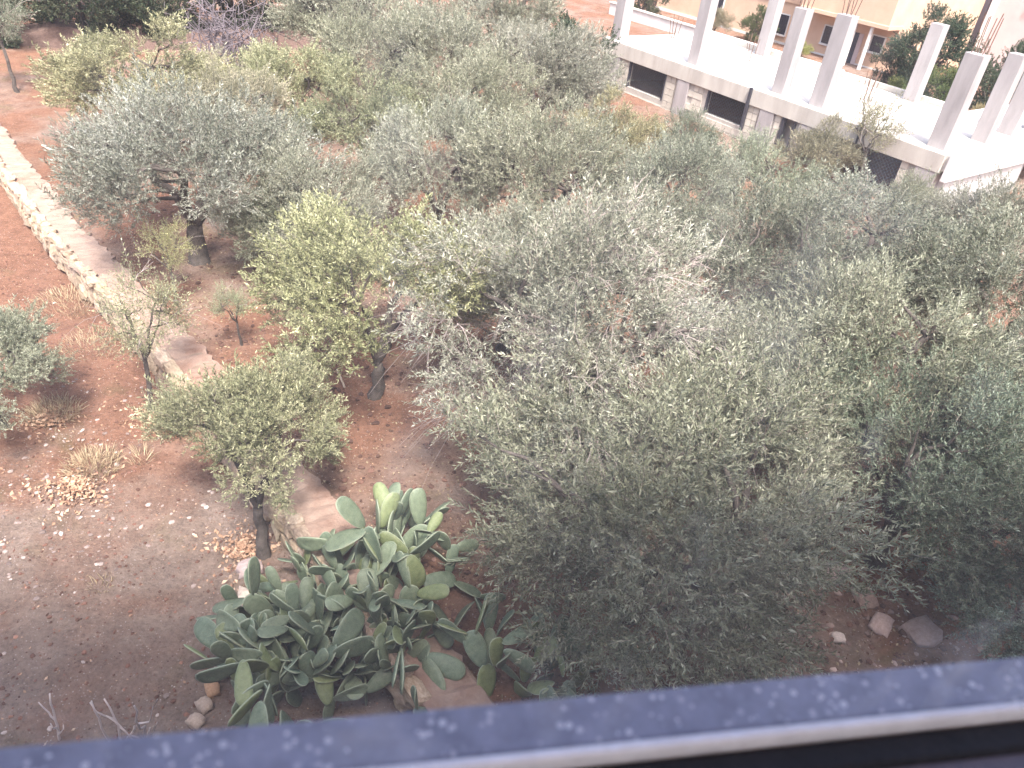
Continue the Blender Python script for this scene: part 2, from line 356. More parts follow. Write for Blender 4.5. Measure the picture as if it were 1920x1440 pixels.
def gz(x, y, fine=False):
    s = side(x, y); k = np.clip((s+0.15)/0.3, 0, 1); k = k*k*(3-2*k)
    z = 0.40*k + 0.06*vnoise(x, y, 0.9, 1) + 0.03*vnoise(x, y, 2.6, 2)
    if fine: z = z + 0.012*vnoise(x, y, 9, 3) + 0.008*vnoise(x, y, 21, 4)
    return z
def GZ(x, y): return float(gz(np.array([x]), np.array([y]))[0])
def grid_axis(lo, hi, n0, n1, st, far):
    a = np.arange(lo, hi+1e-6, st); b_ = lo-np.geomspace(st*2, lo+far, n0)[::-1] if lo+far > 0 else np.array([])
    c_ = hi+np.geomspace(st*2, far-hi, n1); return np.concatenate([b_, a, c_])
gx = grid_axis(-14, 11, 14, 14, 0.1, 120); gy = grid_axis(1.5, 20, 14, 18, 0.1, 120)
X, Y = np.meshgrid(gx, gy); Z = gz(X, Y, True) + rng.normal(0, 0.008, X.shape)*(np.abs(X) < 14)
far = np.clip((np.hypot(X, Y)-30)/20, 0, 1); Z = Z*(1-far) + 0.1*far
nx, ny = len(gx), len(gy); I = np.arange(nx*ny).reshape(ny, nx)
F = np.stack([I[:-1, :-1], I[:-1, 1:], I[1:, 1:], I[1:, :-1]], -1).reshape(-1, 4)
S_ = side(X, Y)
stony = np.where(S_ < 0, np.clip((9.2-Y)/3.5, 0, 1)*0.40+0.10, 0.36+0.1*vnoise(X, Y, 0.7, 8))
g_ = ob('ground', mesh('ground', np.stack([X, Y, Z], -1).reshape(-1, 3), F, M_SOIL, {'stony': ('POINT', stony.reshape(-1))}, smooth=True)); g_['kind'] = 'structure'

# ------------------------------------------------------------------ rubble wall
def wpt(s):
    seg = np.linalg.norm(np.diff(WALL, axis=0), axis=1); cs = np.concatenate([[0], np.cumsum(seg)])
    i = min(max(np.searchsorted(cs, s)-1, 0), len(seg)-1); t = (s-cs[i])/seg[i]; d = (WALL[i+1]-WALL[i])/seg[i]
    return WALL[i]+(WALL[i+1]-WALL[i])*t, d
WL = float(np.linalg.norm(np.diff(WALL, axis=0), axis=1).sum())
wr = root('rubble_wall', 'low rubble stone wall with flat screed top running diagonally through the grove', 'stone wall', (-5.5, 9.5, 0))
wo = Vector((-5.5, 9.5, 0))
HT = 0.55
ss = np.arange(0, WL-0.2, 0.08); Vc = []; Fc = []
for k, s in enumerate(ss):
    p, d = wpt(s); n = np.array([d[1], -d[0]])           # towards the camera side
    n = -n if (n@np.array([-0.7, -0.7])) < 0 else n
    wl_ = 0.29 + 0.035*math.sin(s*2.3)+0.03*math.sin(s*7.1+1)+rng.normal(0, 0.022); wr_ = 0.30 + 0.03*math.sin(s*1.7+2)+0.02*math.sin(s*9)+rng.normal(0, 0.022)
    zt = HT + 0.015*math.sin(s*1.3) + 0.01*math.sin(s*4.1)
    for q, (o_, zz) in enumerate(((wl_, zt-0.06), (wl_-0.02, zt-0.012), (wl_*0.4, zt+rng.normal(0, 0.009)), (-wr_*0.4, zt+rng.normal(0, 0.009)), (-wr_+0.02, zt-0.012), (-wr_, zt-0.2))):
        Vc.append((p[0]+n[0]*o_-wo.x, p[1]+n[1]*o_-wo.y, zz))
    if k:
        b0, b1 = (k-1)*6, k*6
        for q in range(5): Fc.append((b0+q, b1+q, b1+q+1, b0+q+1))
ob('coping', mesh('coping', Vc, Fc, M_COPE, smooth=False), wr)
Vc = []; Fc = []
for k, s in enumerate(ss[::5]):
    p, d = wpt(s); n = np.array([d[1], -d[0]]); n = -n if (n@np.array([-0.7, -0.7])) < 0 else n
    for o_, zz in ((0.235, -0.3), (0.235, HT-0.035), (-0.27, HT-0.035), (-0.27, -0.3)): Vc.append((p[0]+n[0]*o_-wo.x, p[1]+n[1]*o_-wo.y, zz))
    if k:
        b0, b1 = (k-1)*4, k*4
        for q in range(4): Fc.append((b0+q, b1+q, b1+(q+1) % 4, b0+(q+1) % 4))
ob('mortar_core', mesh('mortar_core', Vc, Fc, M_CORE), wr)
def rockmesh(name, mat, seed, sub=1, amp=0.16):
    import bmesh
    g = np.random.default_rng(seed); bm = bmesh.new(); bmesh.ops.create_cube(bm, size=1.0)
    bmesh.ops.subdivide_edges(bm, edges=bm.edges[:], cuts=2, use_grid_fill=True)
    for v in bm.verts:
        c = Vector(v.co); l = c.length; rd = c.normalized()*0.56; v.co = c.lerp(rd, 0.42)*(1+g.normal(0, amp*0.55)) + Vector(g.normal(0, amp*0.3, 3))
    me = bpy.data.meshes.new(name); bm.to_mesh(me); bm.free(); me.materials.append(mat)
    return me
STN = [rockmesh('stone_block', M_STONE, 100+i) for i in range(9)]
nst = 0
rows = [(0.04, 0.19), (0.20, 0.17), (0.35, 0.16), (0.475, 0.12)]
for ri, (z0, h) in enumerate(rows):
    s = 5.6 + rng.uniform(0, 0.2)
    while s < WL-2.6 and nst < 300:
        w = rng.choice([0.17, 0.21, 0.25, 0.30, 0.37])*rng.uniform(0.9, 1.1); p, d = wpt(s+w/2); n = np.array([d[1], -d[0]]); n = -n if (n@np.array([-0.7, -0.7])) < 0 else n
        o_ = 0.245 + rng.normal(0, 0.012); q = rng.uniform(0.82, 1.16)
        ob('stone', STN[rng.integers(9)], wr, (p[0]+n[0]*o_-wo.x, p[1]+n[1]*o_-wo.y, z0+h/2+rng.normal(0, 0.012)),
           (rng.normal(0, 0.1), rng.normal(0, 0.16), math.atan2(d[1], d[0])+rng.normal(0, 0.1)+(math.pi if rng.uniform() < 0.5 else 0)), (w*1.06, rng.uniform(0.12, 0.19), h*rng.uniform(0.9, 1.3)),
           (q, q*rng.uniform(0.95, 1.0), q*rng.uniform(0.88, 1.0)))
        nst += 1; s += w*0.97+0.008

# ------------------------------------------------------------------ stones, clods, litter on the soil
def lowrocks(n, xs, ys, size, seed, zfun=gz, flat=0.6, sel=None):
    g = np.random.default_rng(seed)
    ico = np.array([(0,0,1),(0.894,0,0.447),(0.276,0.851,0.447),(-0.724,0.526,0.447),(-0.724,-0.526,0.447),(0.276,-0.851,0.447),(0.724,0.526,-0.447),(-0.276,0.851,-0.447),(-0.894,0,-0.447),(-0.276,-0.851,-0.447),(0.724,-0.526,-0.447),(0,0,-1)])
    fi = np.array([(0,1,2),(0,2,3),(0,3,4),(0,4,5),(0,5,1),(1,6,2),(2,7,3),(3,8,4),(4,9,5),(5,10,1),(6,7,2),(7,8,3),(8,9,4),(9,10,5),(10,6,1)])
    x = g.uniform(*xs, n*3); y = g.uniform(*ys, n*3)
    if sel is not None:
        m = sel(x, y, g); x, y = x[m], y[m]
    x, y = x[:n], y[:n]; n = len(x); s = size[0]*(size[1]/size[0])**(g.uniform(size=n)**3.2)
    R3 = g.normal(0, 0.22, (n, 12, 3)); a = g.uniform(0, 6.28, n)
    Vv = (ico[None]*(1+R3*0.6)+R3*0.2)*np.stack([s, s*g.uniform(0.6, 1, n), s*flat*g.uniform(0.6, 1.1, n)], 1)[:, None, :]
    ca, sa = np.cos(a)[:, None], np.sin(a)[:, None]
    Xv = Vv[..., 0]*ca-Vv[..., 1]*sa + x[:, None]; Yv = Vv[..., 0]*sa+Vv[..., 1]*ca + y[:, None]; Zv = Vv[..., 2] + (zfun(x, y, True)+s*0.15)[:, None]
    return np.stack([Xv, Yv, Zv], -1).reshape(-1, 3), (fi[None]+np.arange(n)[:, None, None]*12).reshape(-1, 3), n
def stuff(o, label, cat):
    o['kind'] = 'stuff'; o['label'] = label; o['category'] = cat; return o
def selL(x, y, g):
    dens = np.clip(0.22+1.5*vnoise(x, y, 1.7, 31), 0.03, 1)*np.clip(0.5+1.6*vnoise(x, y, 5, 33), 0.1, 1)*np.clip((11.5-y)/5, 0.12, 1); return (side(x, y) < -0.35) & (g.uniform(size=x.shape) < dens)
V, F, n = lowrocks(15000, (-9, -0.5), (2.6, 13), (0.005, 0.042), 41, sel=selL, flat=0.45)
stuff(ob('gravel', mesh('gravel', V, F, M_CHIP)), 'pale stone chips scattered over the bare soil left of the wall', 'gravel')
V, F, n = lowrocks(9000, (-10, -0.5), (2.4, 14), (0.008, 0.03), 42, sel=lambda x, y, g: side(x, y) < -0.32)
stuff(ob('soil_crumbs', mesh('soil_crumbs', V, F, M_CLOD), color=(1.35, 1.25, 1.2)), 'brown soil crumbs on the open ground left of the wall', 'soil')
V, F, n = lowrocks(9000, (-9, 7), (3.2, 15), (0.012, 0.06), 43, sel=lambda x, y, g: (side(x, y) > 0.36) & (g.uniform(size=x.shape) < 1.1-y/16))
stuff(ob('soil_clods', mesh('soil_clods', V, F, M_CLOD)), 'dark reddish clods of tilled soil under the olives', 'soil')
def litter(n, cx, cy, rx, ry, ang, h, size, seed, mat, name, curl=0.3, sel=None, tintmu=0.5, flat=0.5):
    g = np.random.default_rng(seed); a = g.uniform(0, 6.283, n); r = np.abs(g.normal(0, 0.62, n))*(1+0.35*np.sin(3*a+seed)+0.25*np.sin(5*a+2*seed)) if h else g.uniform(size=n)**0.5
    lx, ly = r*np.cos(a)*rx, r*np.sin(a)*ry; x = cx+lx*math.cos(ang)-ly*math.sin(ang); y = cy+lx*math.sin(ang)+ly*math.cos(ang)
    if sel is not None:
        m = sel(x, y); x, y, r = x[m], y[m], r[m]; n = len(x)
    z = gz(x, y, True) + h*np.exp(-2*r**2)*g.uniform(0.1, 1, n) + 0.012
    d = g.normal(size=(n, 3))*np.array([1, 1, flat]); d /= np.linalg.norm(d, axis=1)[:, None]
    w = np.cross(d, g.normal(size=(n, 3))*np.array([0.5, 0.5, 1])+np.array([0, 0, 0.8])); w /= np.linalg.norm(w, axis=1)[:, None]; nn = np.cross(d, w)
    l = size*g.uniform(0.6, 1.3, n)[:, None]; P = np.stack([x, y, z], 1)
    Q = np.stack([P-d*l*0.5, P+w*l*0.3+nn*l*curl*0.5, P+d*l*0.5, P-w*l*0.3+nn*l*curl*0.5], 1).reshape(-1, 3)
    return mesh(name, Q, np.arange(len(Q)).reshape(-1, 4), mat, {'tint': ('FACE', np.clip(g.normal(tintmu, 0.22, n), 0, 1))})
for i, (cx, cy, rx, ry, ang, h, n, lab) in enumerate([
        (-5.02, 6.38, 0.42, 0.36, 0.3, 0.14, 520, 'heap of brown dry leaves in the open ground left of the wall'),
        (-4.80, 7.85, 0.42, 0.26, 0.0, 0.08, 330, 'ring of dry leaves around the foot of the thin sapling'),
        (-2.80, 5.82, 0.34, 0.42, 0.6, 0.07, 460, 'orange dry leaves heaped beside the young olive trunk near the cactus'),
        (-6.02, 7.5, 0.34, 0.26, 0.2, 0.09, 220, 'small heap of dry leaves and straw near the left edge of the picture')]):
    stuff(ob('leaf_heap', litter(n, cx, cy, rx, ry, ang, h, 0.062, 200+i, M_DRY, 'leaf_heap'), None), lab, 'dry leaves')
stuff(ob('leaf_litter', litter(2600, -3.5, 8.5, 7.5, 6.5, 0, 0, 0.036, 221, M_DRY, 'leaf_litter')), 'single dry leaves scattered thinly over the soil', 'dry leaves')
stuff(ob('olive_litter', litter(5200, -0.5, 9.0, 7, 6, 0, 0, 0.045, 222, M_STRAW, 'olive_litter', sel=lambda x, y: side(x, y) > 0.35, tintmu=0.35)), 'fine straw and fallen olive leaves under the trees', 'leaf litter')
def grass(n, rad, h, seed, spread=0.8):
    g = np.random.default_rng(seed); a = g.uniform(0, 6.283, n); r = rad*np.sqrt(g.uniform(size=n)); P = np.stack([r*np.cos(a), r*np.sin(a), np.zeros(n)], 1)
    d = np.stack([np.cos(a)*spread*r/rad, np.sin(a)*spread*r/rad, np.ones(n)], 1)+g.normal(0, 0.35, (n, 3)); d /= np.linalg.norm(d, axis=1)[:, None]
    l = h*g.uniform(0.4, 1.1, n)[:, None]; w = np.cross(d, g.normal(size=(n, 3))); w /= np.linalg.norm(w, axis=1)[:, None]; w *= 0.0035
    md = P+d*l*0.55; tp = P+d*l+np.array([0, 0, -0.25])*l*g.uniform(0, 1, (n, 1))
    Q = np.stack([P-w, P+w, md+w, md-w, md-w, md+w, tp+w*0.3, tp-w*0.3], 1).reshape(-1, 3)
    return mesh('dry_grass', Q, np.arange(len(Q)).reshape(-1, 4), M_STRAW, {'tint': ('FACE', np.repeat(np.clip(g.normal(0.55, 0.2, n), 0, 1), 2))})
for i, (x, y, rad, h, n, lab) in enumerate([
        (-5.05, 6.82, 0.30, 0.17, 620, 'tan dry grass tuft just above the big leaf heap'), (-6.05, 7.7, 0.32, 0.17, 520, 'straw coloured grass tuft beside the leftmost leaf heap'),
        (-7.35, 10.55, 0.55, 0.16, 700, 'flattened dry grass along the foot of the stone wall'), (-6.4, 9.35, 0.45, 0.15, 420, 'dry weeds between the red soil path and the wall'),
        (-4.55, 7.05, 0.14, 0.2, 60, 'thin dry grass clump standing right of the sapling leaf ring'), (-4.05, 5.1, 0.12, 0.12, 60, 'tiny pale grass tuft in the middle of the stony ground')]):
    t_ = tag(ob('grass_tuft', grass(n, rad, h, 240+i), None, (x, y, GZ(x, y))), lab, 'dry grass', 'dry grass tufts')
def stick(name, label, p, q, r, mat=M_WOOD, cat='stick'):
    p = np.array(p, float); q = np.array(q, float); V, F = tubes([(wob(p, q, 7, 0.012, rng)-p, np.linspace(r, r*0.7, 7))], 6); return tag(ob(name, mesh(name, V, F, mat, smooth=True), None, tuple(p)), label, cat)
stick('fallen_stick', 'pale stick lying on the soil behind the far part of the wall', (-10.95, 16.0, GZ(-10.95, 16)+0.03), (-10.3, 15.6, GZ(-10.3, 15.6)+0.04), 0.03)
stick('fallen_stick', 'short stick lying on red soil at the left edge', (-7.15, 9.1, GZ(-7.15, 9.1)+0.03), (-6.7, 8.75, GZ(-6.7, 8.75)+0.03), 0.022)
stick('wooden_stake', 'short white stake standing in red soil behind the young olive', (-2.32, 8.6, GZ(-2.32, 8.6)-0.05), (-2.45, 8.65, GZ(-2.4, 8.6)+0.26), 0.016, cat='stake')
RK = [rockmesh('rock', M_ROCK, 150+i) for i in range(4)]
for me in RK: me.polygons.foreach_set('use_smooth', np.ones(len(me.polygons), dtype=bool))
def rock(label, x, y, s, c=(1, 1, 1), dz=0.0, rz=0.0):
    return tag(ob('rock', RK[int(abs(x*7)) % 4], None, (x, y, GZ(x, y)+s[2]*0.16+dz), (0.1, -0.08, rz), s, c), label, 'rock')
rock('cream limestone block between the cactus pads and the bare soil', -2.46, 5.1, (0.26, 0.22, 0.24), (1.5, 1.4, 1.2))
rock('grey stone at the foot of the young olive beside the leaf heap', -2.62, 5.55, (0.26, 0.2, 0.14), (0.95, 0.85, 0.85), 0, 0.5)
rock('largest pale pinkish rock in the shade by the window rail', 4.7, 5.5, (0.36, 0.3, 0.14), (1.0, 0.88, 0.86), 0, 0.4)
rock('pale rock just left of the largest shaded rock', 4.28, 5.55, (0.26, 0.2, 0.12), (1.1, 0.95, 0.92), 0, 1.0)
rock('brownish flat rock above the pale shaded rocks', 4.22, 5.92, (0.22, 0.28, 0.08), (0.85, 0.68, 0.6), 0, 0.2)
rock('pinkish rock peeping out at the edge of the near olive crown', 3.95, 6.2, (0.3, 0.26, 0.2), (1.1, 0.92, 0.88), 0, 0.8)
rock('small white stone alone in the dark soil by the rail', 3.75, 5.3, (0.13, 0.11, 0.09), (1.5, 1.45, 1.4))
for i in range(5):
    rock(['topmost stone of the row left of the cactus', 'second stone of the row left of the cactus', 'orange stained stone in the middle of the row left of the cactus', 'fourth stone of the row left of the cactus', 'whitish stone at the row end just above the window rail'][i],
         -2.42-0.012*i, 4.40-0.165*i, (0.12, 0.14, 0.12), (0.95, 0.85, 0.72) if i != 2 else (1.0, 0.7, 0.45), 0, 0.3*i)
V, F, n = lowrocks(700, (2.6, 6.0), (4.3, 6.6), (0.01, 0.06), 47)
stuff(ob('rubble', mesh('rubble', V, F, M_CHIP), color=(1, 0.92, 0.9)), 'small pale rubble around the shaded rocks at the lower right', 'rubble')
# bare pale stalks by the window rail
def stalk(label, x, y, h, seed, br):
    g = np.random.default_rng(seed); ps = []; top = np.array([g.normal(0, 0.08), g.normal(0, 0.08), h]); main = wob((0, 0, -0.05), top, 7, 0.02, g); ps.append((main, np.linspace(0.013, 0.007, 7)))
    for k in range(br):
        i = int(g.integers(1, 4)); a = (k % 2)*math.pi+g.normal(0, 0.5); e = main[i]+np.array([math.cos(a)*0.6, math.sin(a)*0.25, 1.25])*h*g.uniform(0.25, 0.42); ps.append((wob(main[i], e, 5, 0.04, g, -0.05), np.linspace(0.010, 0.005, 5)))
    V, F = tubes(ps, 5); return tag(ob('dead_stalk', mesh('dead_stalk', V, F, M_PALE, smooth=True), None, (x, y, GZ(x, y))), label, 'dead stalk', 'bare stalks by the window rail')
stalk('leftmost bare forked stalk above the blue window rail', -3.58, 3.45, 0.6, 1, 3)
stalk('single thin bare stalk between the two forked ones above the rail', -3.12, 3.45, 0.75, 2, 0)
stalk('bare pale forked stalk with side twigs left of the cactus', -2.82, 3.5, 0.95, 3, 5)
stalk('curved bare stalk leaning beside the tallest pale stalk', -2.95, 3.42, 0.75, 9, 3)

# ------------------------------------------------------------------ prickly pears
def padmesh(seed, w=0.5):
    g = np.random.default_rng(seed); n = 18; V = []; F = []; rim = []
    t = np.arange(n)*2*math.pi/n
    zc = 0.5-0.5*np.cos(t); hw = w*0.5*np.sin(np.abs(np.where(t <= math.pi, t, 2*math.pi-t)))**0.82*(0.72+0.42*zc)
    X = np.where(t <= math.pi, hw, -hw); bend = g.normal(0, 0.10); fold = g.normal(0, 0.06)
    for k, (sc, th) in enumerate(((1.0, 0.0), (0.93, 0.024), (0.6, 0.042), (0.93, -0.024), (0.6, -0.042))):
        for i in range(n):
            x, z = X[i]*sc, 0.5+(zc[i]-0.5)*sc; V.append((x, th+bend*z*z+fold*(x/w*2)**2, z)); rim.append(1.0 if k == 0 else 0.0)
    cF = len(V); V.append((0, 0.047+bend*0.25, 0.5)); rim.append(0); V.append((0, -0.047+bend*0.25, 0.5)); rim.append(0)
    for i in range(n):
        j = (i+1) % n
        F += [(i, j, n+j, n+i), (n+i, n+j, 2*n+j, 2*n+i), (2*n+i, 2*n+j, cF), (j, i, 3*n+i, 3*n+j), (3*n+j, 3*n+i, 4*n+i, 4*n+j), (4*n+j, 4*n+i, cF+1)]
    return mesh('pad', V, F, M_PAD, {'rim': ('POINT', np.array(rim)*0.8)}, smooth=True)
PADS = [padmesh(300+i, w) for i, w in enumerate((0.50, 0.44, 0.56, 0.48, 0.40, 0.52))]
def cactus(label, x, y, bases, npads, seed, size=0.42, zmax=1.25, outw=0.5):
    g = np.random.default_rng(seed); z0 = GZ(x, y); r = root('prickly_pear', label, 'cactus', (x, y, z0)); live = []; cnt = 0
    for bx, by in bases:
        d = Vector((bx*0.5+g.normal(0, 0.25), by*0.5+g.normal(0, 0.25), 1)).normalized(); zb = GZ(x+bx, y+by)-z0
        live.append((Vector((bx, by, zb-0.06)), d, Vector(g.normal(size=3)), size*g.uniform(0.9, 1.15), 0))
    while live and cnt < npads:
        p, d, s, L_, lv = live.pop(0)
        nrm = (s - d*s.dot(d)).normalized(); xa = d.cross(nrm) * -1
        xa = nrm.cross(d).normalized()
        m = Matrix((xa, nrm, d)).transposed().to_4x4(); m.translation = p
        o = ob('pad', PADS[g.integers(6)], r); o.matrix_local = m @ Matrix.Diagonal((L_*g.uniform(0.9, 1.12), L_, L_, 1))
        q = g.uniform(); v = g.uniform(0.85, 1.15); o.color = (v*(1.2 if q > 0.86 else (0.85 if q < 0.3 else 1.0)), v*(1.15 if q > 0.86 else (0.9 if q < 0.3 else 1.0)), v*(0.85 if q > 0.86 else (0.95 if q < 0.3 else 1.02)), 1); cnt += 1
        if lv >= 5: continue
        for _ in range(int(g.choice([1, 2, 2, 3], p=[0.25, 0.35, 0.25, 0.15])) + (1 if lv == 0 else 0)):
            a = g.uniform(-0.95, 0.95); att = p + d*L_*(0.5+0.46*math.cos(a)) + xa*L_*0.24*math.sin(a)
            od = Vector((att.x, att.y, 0)); od = od.normalized() if od.length > 0.02 else Vector((0, 0, 1))
            nd = (d*0.55*math.cos(a)+xa*0.8*math.sin(a) + od*outw*g.uniform(0.2, 1) + Vector((0, 0, 0.28)) + Vector(g.normal(0, 0.33, 3)))
            if att.z > zmax: nd.z -= 0.9
            nd.normalize(); live.append((att-nd*0.015, nd, nrm*0.7+Vector(g.normal(0, 0.75, 3)), L_*g.uniform(0.84, 1.05), lv+1))
        g.shuffle(live) if len(live) > 6 and False else None
    return r
cactus('large prickly pear clump growing over the near end of the stone wall', -1.05, 5.02, [(0, 0), (0.25, 0.12), (-0.25, 0.1), (0.1, -0.3), (-0.5, 0.05), (0.15, 0.4), (-0.15, -0.35), (-0.45, -0.3), (0.3, -0.1), (-0.7, 0.3), (0.15, -0.55), (0.4, -0.4)], 200, 11, 0.37, 0.85, 0.34)
cactus('prickly pear clump spreading left onto the bare soil', -1.62, 4.66, [(0, 0), (-0.25, 0.1), (0.3, -0.05), (0.15, 0.3), (-0.1, -0.2), (0.55, 0.1), (0.45, -0.3), (-0.05, 0.5)], 130, 12, 0.37, 0.6, 0.4)
cactus('prickly pear clump cut off by the window rail at the left', -1.6, 3.85, [(0, 0), (-0.3, 0.1), (0.3, 0.05), (0, 0.25), (-0.5, -0.1), (0.6, 0.3), (0.45, 0.5), (-0.15, 0.35)], 130, 13, 0.37, 0.65, 0.42)
cactus('small prickly pear clump right of the concrete wall end', 0.42, 4.2, [(0, 0), (0.2, 0.05), (-0.3, -0.12), (-0.55, -0.22), (0.5, 0.12)], 56, 14, 0.36, 0.5, 0.3)

# ------------------------------------------------------------------ trees of the grove
G1 = 'olive trees of the grove'
SIL = (1.0, 1.02, 1.0); YEL = (1.42, 1.32, 0.78); YEL2 = (1.15, 1.18, 0.9); PALE = (1.25, 1.25, 1.2); DK = (0.8, 0.84, 0.8); GRY = (1.12, 1.1, 1.1)
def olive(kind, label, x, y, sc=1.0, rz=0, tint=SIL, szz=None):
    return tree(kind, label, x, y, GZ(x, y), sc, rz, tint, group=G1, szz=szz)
tree('S', 'thin sapling with sparse crown standing in front of the stone wall', -4.84, 7.95, GZ(-4.84, 7.95), 1.0, 0, (1.3, 1.3, 0.95), 'olive_sapling', 'sapling')
olive('L2', 'young yellow-green olive leaning over the wall just above the cactus', -2.55, 5.78, 0.88, 0, (1.2, 1.18, 0.88), 0.98)
olive('Y0', 'blue-green young olive cut off by the left edge of the picture', -6.5, 7.3, 0.72, 40, (1.08, 1.12, 1.0))
olive('Y1', 'yellow tinted olive at the far end beyond the wall path', -8.8, 16.4, 1.5, 0, (1.42, 1.34, 1.0), 1.1)
olive('B2', 'wide silver olive with black forked trunk just behind the wall', -5.68, 11.72, 1.05, 20, (1.05, 1.07, 1.1), 1.0)
olive('O1', 'silver olive right of the black forked trunk', -3.5, 11.4, 0.72, 100, PALE)
olive('Y0', 'bright yellow-green olive with a slim trunk in the middle clearing', -1.85, 8.5, 1.22, 190, (1.25, 1.25, 0.86), 1.15)
olive('Y0', 'light green olive at the top beside the bare grey shrub', -5.9, 18.2, 1.15, 200, (1.28, 1.28, 0.95), 1.0)
olive('Y1', 'green tinted olive in the middle of the upper row', -3.6, 15.7, 1.05, 150, YEL2)
olive('O2', 'broad pale olive touching the top edge of the picture', -6.0, 23.2, 1.3, 10, PALE)
olive('O3', 'pale olive standing in the upper centre', -2.75, 20.2, 1.1, 60, PALE)
olive('O0', 'grey olive at the top centre in front of the unfinished building', -0.3, 20.3, 1.1, 130, GRY)
olive('O1', 'silver olive behind the silver one in the centre', -1.7, 16.5, 0.92, 220, (1.2, 1.2, 1.08))
olive('O2', 'silver white olive in the centre above the yellow-green one', -1.8, 13.4, 0.85, 300, (1.3, 1.32, 1.3))
olive('O3', 'dense grey-green olive in the centre right of the silver white one', 0.2, 13.0, 0.98, 15, (1.15, 1.15, 1.05))
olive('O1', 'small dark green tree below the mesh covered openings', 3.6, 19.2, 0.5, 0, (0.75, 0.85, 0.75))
olive('Y1', 'low olive with yellowing leaves left of the unfinished building', 1.7, 18.4, 0.92, 80, (1.3, 1.18, 0.85), 0.8)
olive('O1', 'green olive below the concrete columns', 4.5, 15.4, 0.7, 30, (1.1, 1.2, 1.05))
olive('O2', 'grey-green olive between the central and the right hand olives', 2.4, 13.5, 0.85, 170, (1.05, 1.1, 1.05))
olive('N17', 'big near olive with bare pinkish drooping twigs in the centre', 0.75, 7.75, 1.0, 30, (1.32, 1.31, 1.3))
olive('N18', 'nearest bushy olive at the lower centre above the rail', 1.5, 5.35, 1.05, 215, (1.08, 1.09, 0.96), 0.98)
olive('O3', 'large dark olive right of centre below the building corner', 5.3, 11.8, 1.2, 250, DK, 0.85)
olive('O0', 'spiky topped olive in front of the large dark one at the right', 4.3, 7.95, 1.0, 310, (1.05, 1.07, 0.95))
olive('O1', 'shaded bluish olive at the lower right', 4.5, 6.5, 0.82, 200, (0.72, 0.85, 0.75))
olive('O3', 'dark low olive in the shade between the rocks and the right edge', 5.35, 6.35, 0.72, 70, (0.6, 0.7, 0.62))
olive('O2', 'olive at the upper right edge under the white parapet', 8.5, 14.0, 0.78, 120, GRY)
olive('O3', 'olive cut by the right edge at mid height', 6.25, 7.6, 0.85, 40, (0.95, 0.97, 0.9))
olive('Y1', 'low bluish olive shoot at the bottom right corner above the rail', 5.45, 5.2, 0.8, 0, (0.75, 0.95, 0.9), 0.6)
olive('O0', 'olive hidden behind the big twiggy one near the centre', -0.2, 10.1, 0.8, 80, (1.15, 1.15, 1.1))
olive('O1', 'olive crown filling the gap right of the twiggy one', 3.6, 10.6, 0.85, 330, (0.82, 0.86, 0.8))  # darker tint deepens the gap between crowns, shade put into the leaf colour
olive('O3', 'small pale pinkish olive between the far path and the bare shrub', -6.7, 16.2, 0.72, 190, (1.5, 1.38, 1.25))
olive('O2', 'olive beneath the building corner column at the right', 7.7, 15.3, 0.6, 10, (1.1, 1.12, 1.0))
olive('O1', 'far pale olive at the very top centre', -1.8, 27.3, 1.2, 90, PALE)
tree('D1', 'dark leafy tree at the top beside the left end of the building', 0.5, 24.9, 0.0, 0.85, 0, (0.85, 0.95, 0.9), 'dark_tree', 'tree')
olive('Y0', 'low grey-green olive right beside the black trunk', -4.1, 11.5, 0.72, 260, (1.0, 1.05, 0.95))
olive('O2', 'olive joining the near bushy one on its right side', 2.75, 7.0, 0.75, 20, (1.05, 1.05, 0.98))
olive('O0', 'olive at the right edge behind the spiky topped one', 7.3, 10.6, 1.0, 200, (0.95, 0.98, 0.92))
olive('O3', 'pale olive in the second row from the top left of centre', -4.4, 20.0, 1.0, 140, (1.25, 1.25, 1.12))
# shrubs on the grove side of the wall
tree('S', 'yellow-green shoot rising behind the wall left of the clearing', -5.4, 10.2, GZ(-5.4, 10.2), 0.66, 60, (1.45, 1.42, 0.85), 'olive_shoot', 'shrub')
tree('S', 'small leafy sucker right against the back of the wall', -4.05, 9.3, GZ(-4.05, 9.3), 0.5, 160, (1.15, 1.3, 0.95), 'olive_shoot', 'shrub')
tree('S', 'slender sapling with dark stem at the far left by the bank', -13.7, 19.6, GZ(-13.7, 19.6), 1.25, 90, (0.9, 1.0, 0.9), 'olive_sapling', 'sapling')
# dark belt at the far left
for i, (x, y, s, k, lab) in enumerate([(-17.6, 23.6, 1.15, 'D0', 'dark tree at the top left corner behind the earth bank'), (-15.2, 25.6, 1.2, 'D1', 'dark tree left of the gap in the far belt'),
        (-13.0, 27.4, 1.25, 'D0', 'dark green tree right of the gap in the far belt'), (-11.2, 28.8, 1.35, 'D1', 'tall dark tree behind the bare grey shrub'), (-20.3, 25.5, 1.3, 'D1', 'dark tree outermost at the left of the far belt'), (-16.6, 29.5, 1.6, 'D0', 'tall dark tree in the second row of the far belt'), (-9.0, 30.5, 1.5, 'D0', 'tall dark tree between the bare shrub and the pale olives')]):
    tree(k, lab, x, y, -0.45, s, 70*i, (0.75, 0.8, 0.8), 'dark_tree', 'tree', 'dark trees of the far belt')
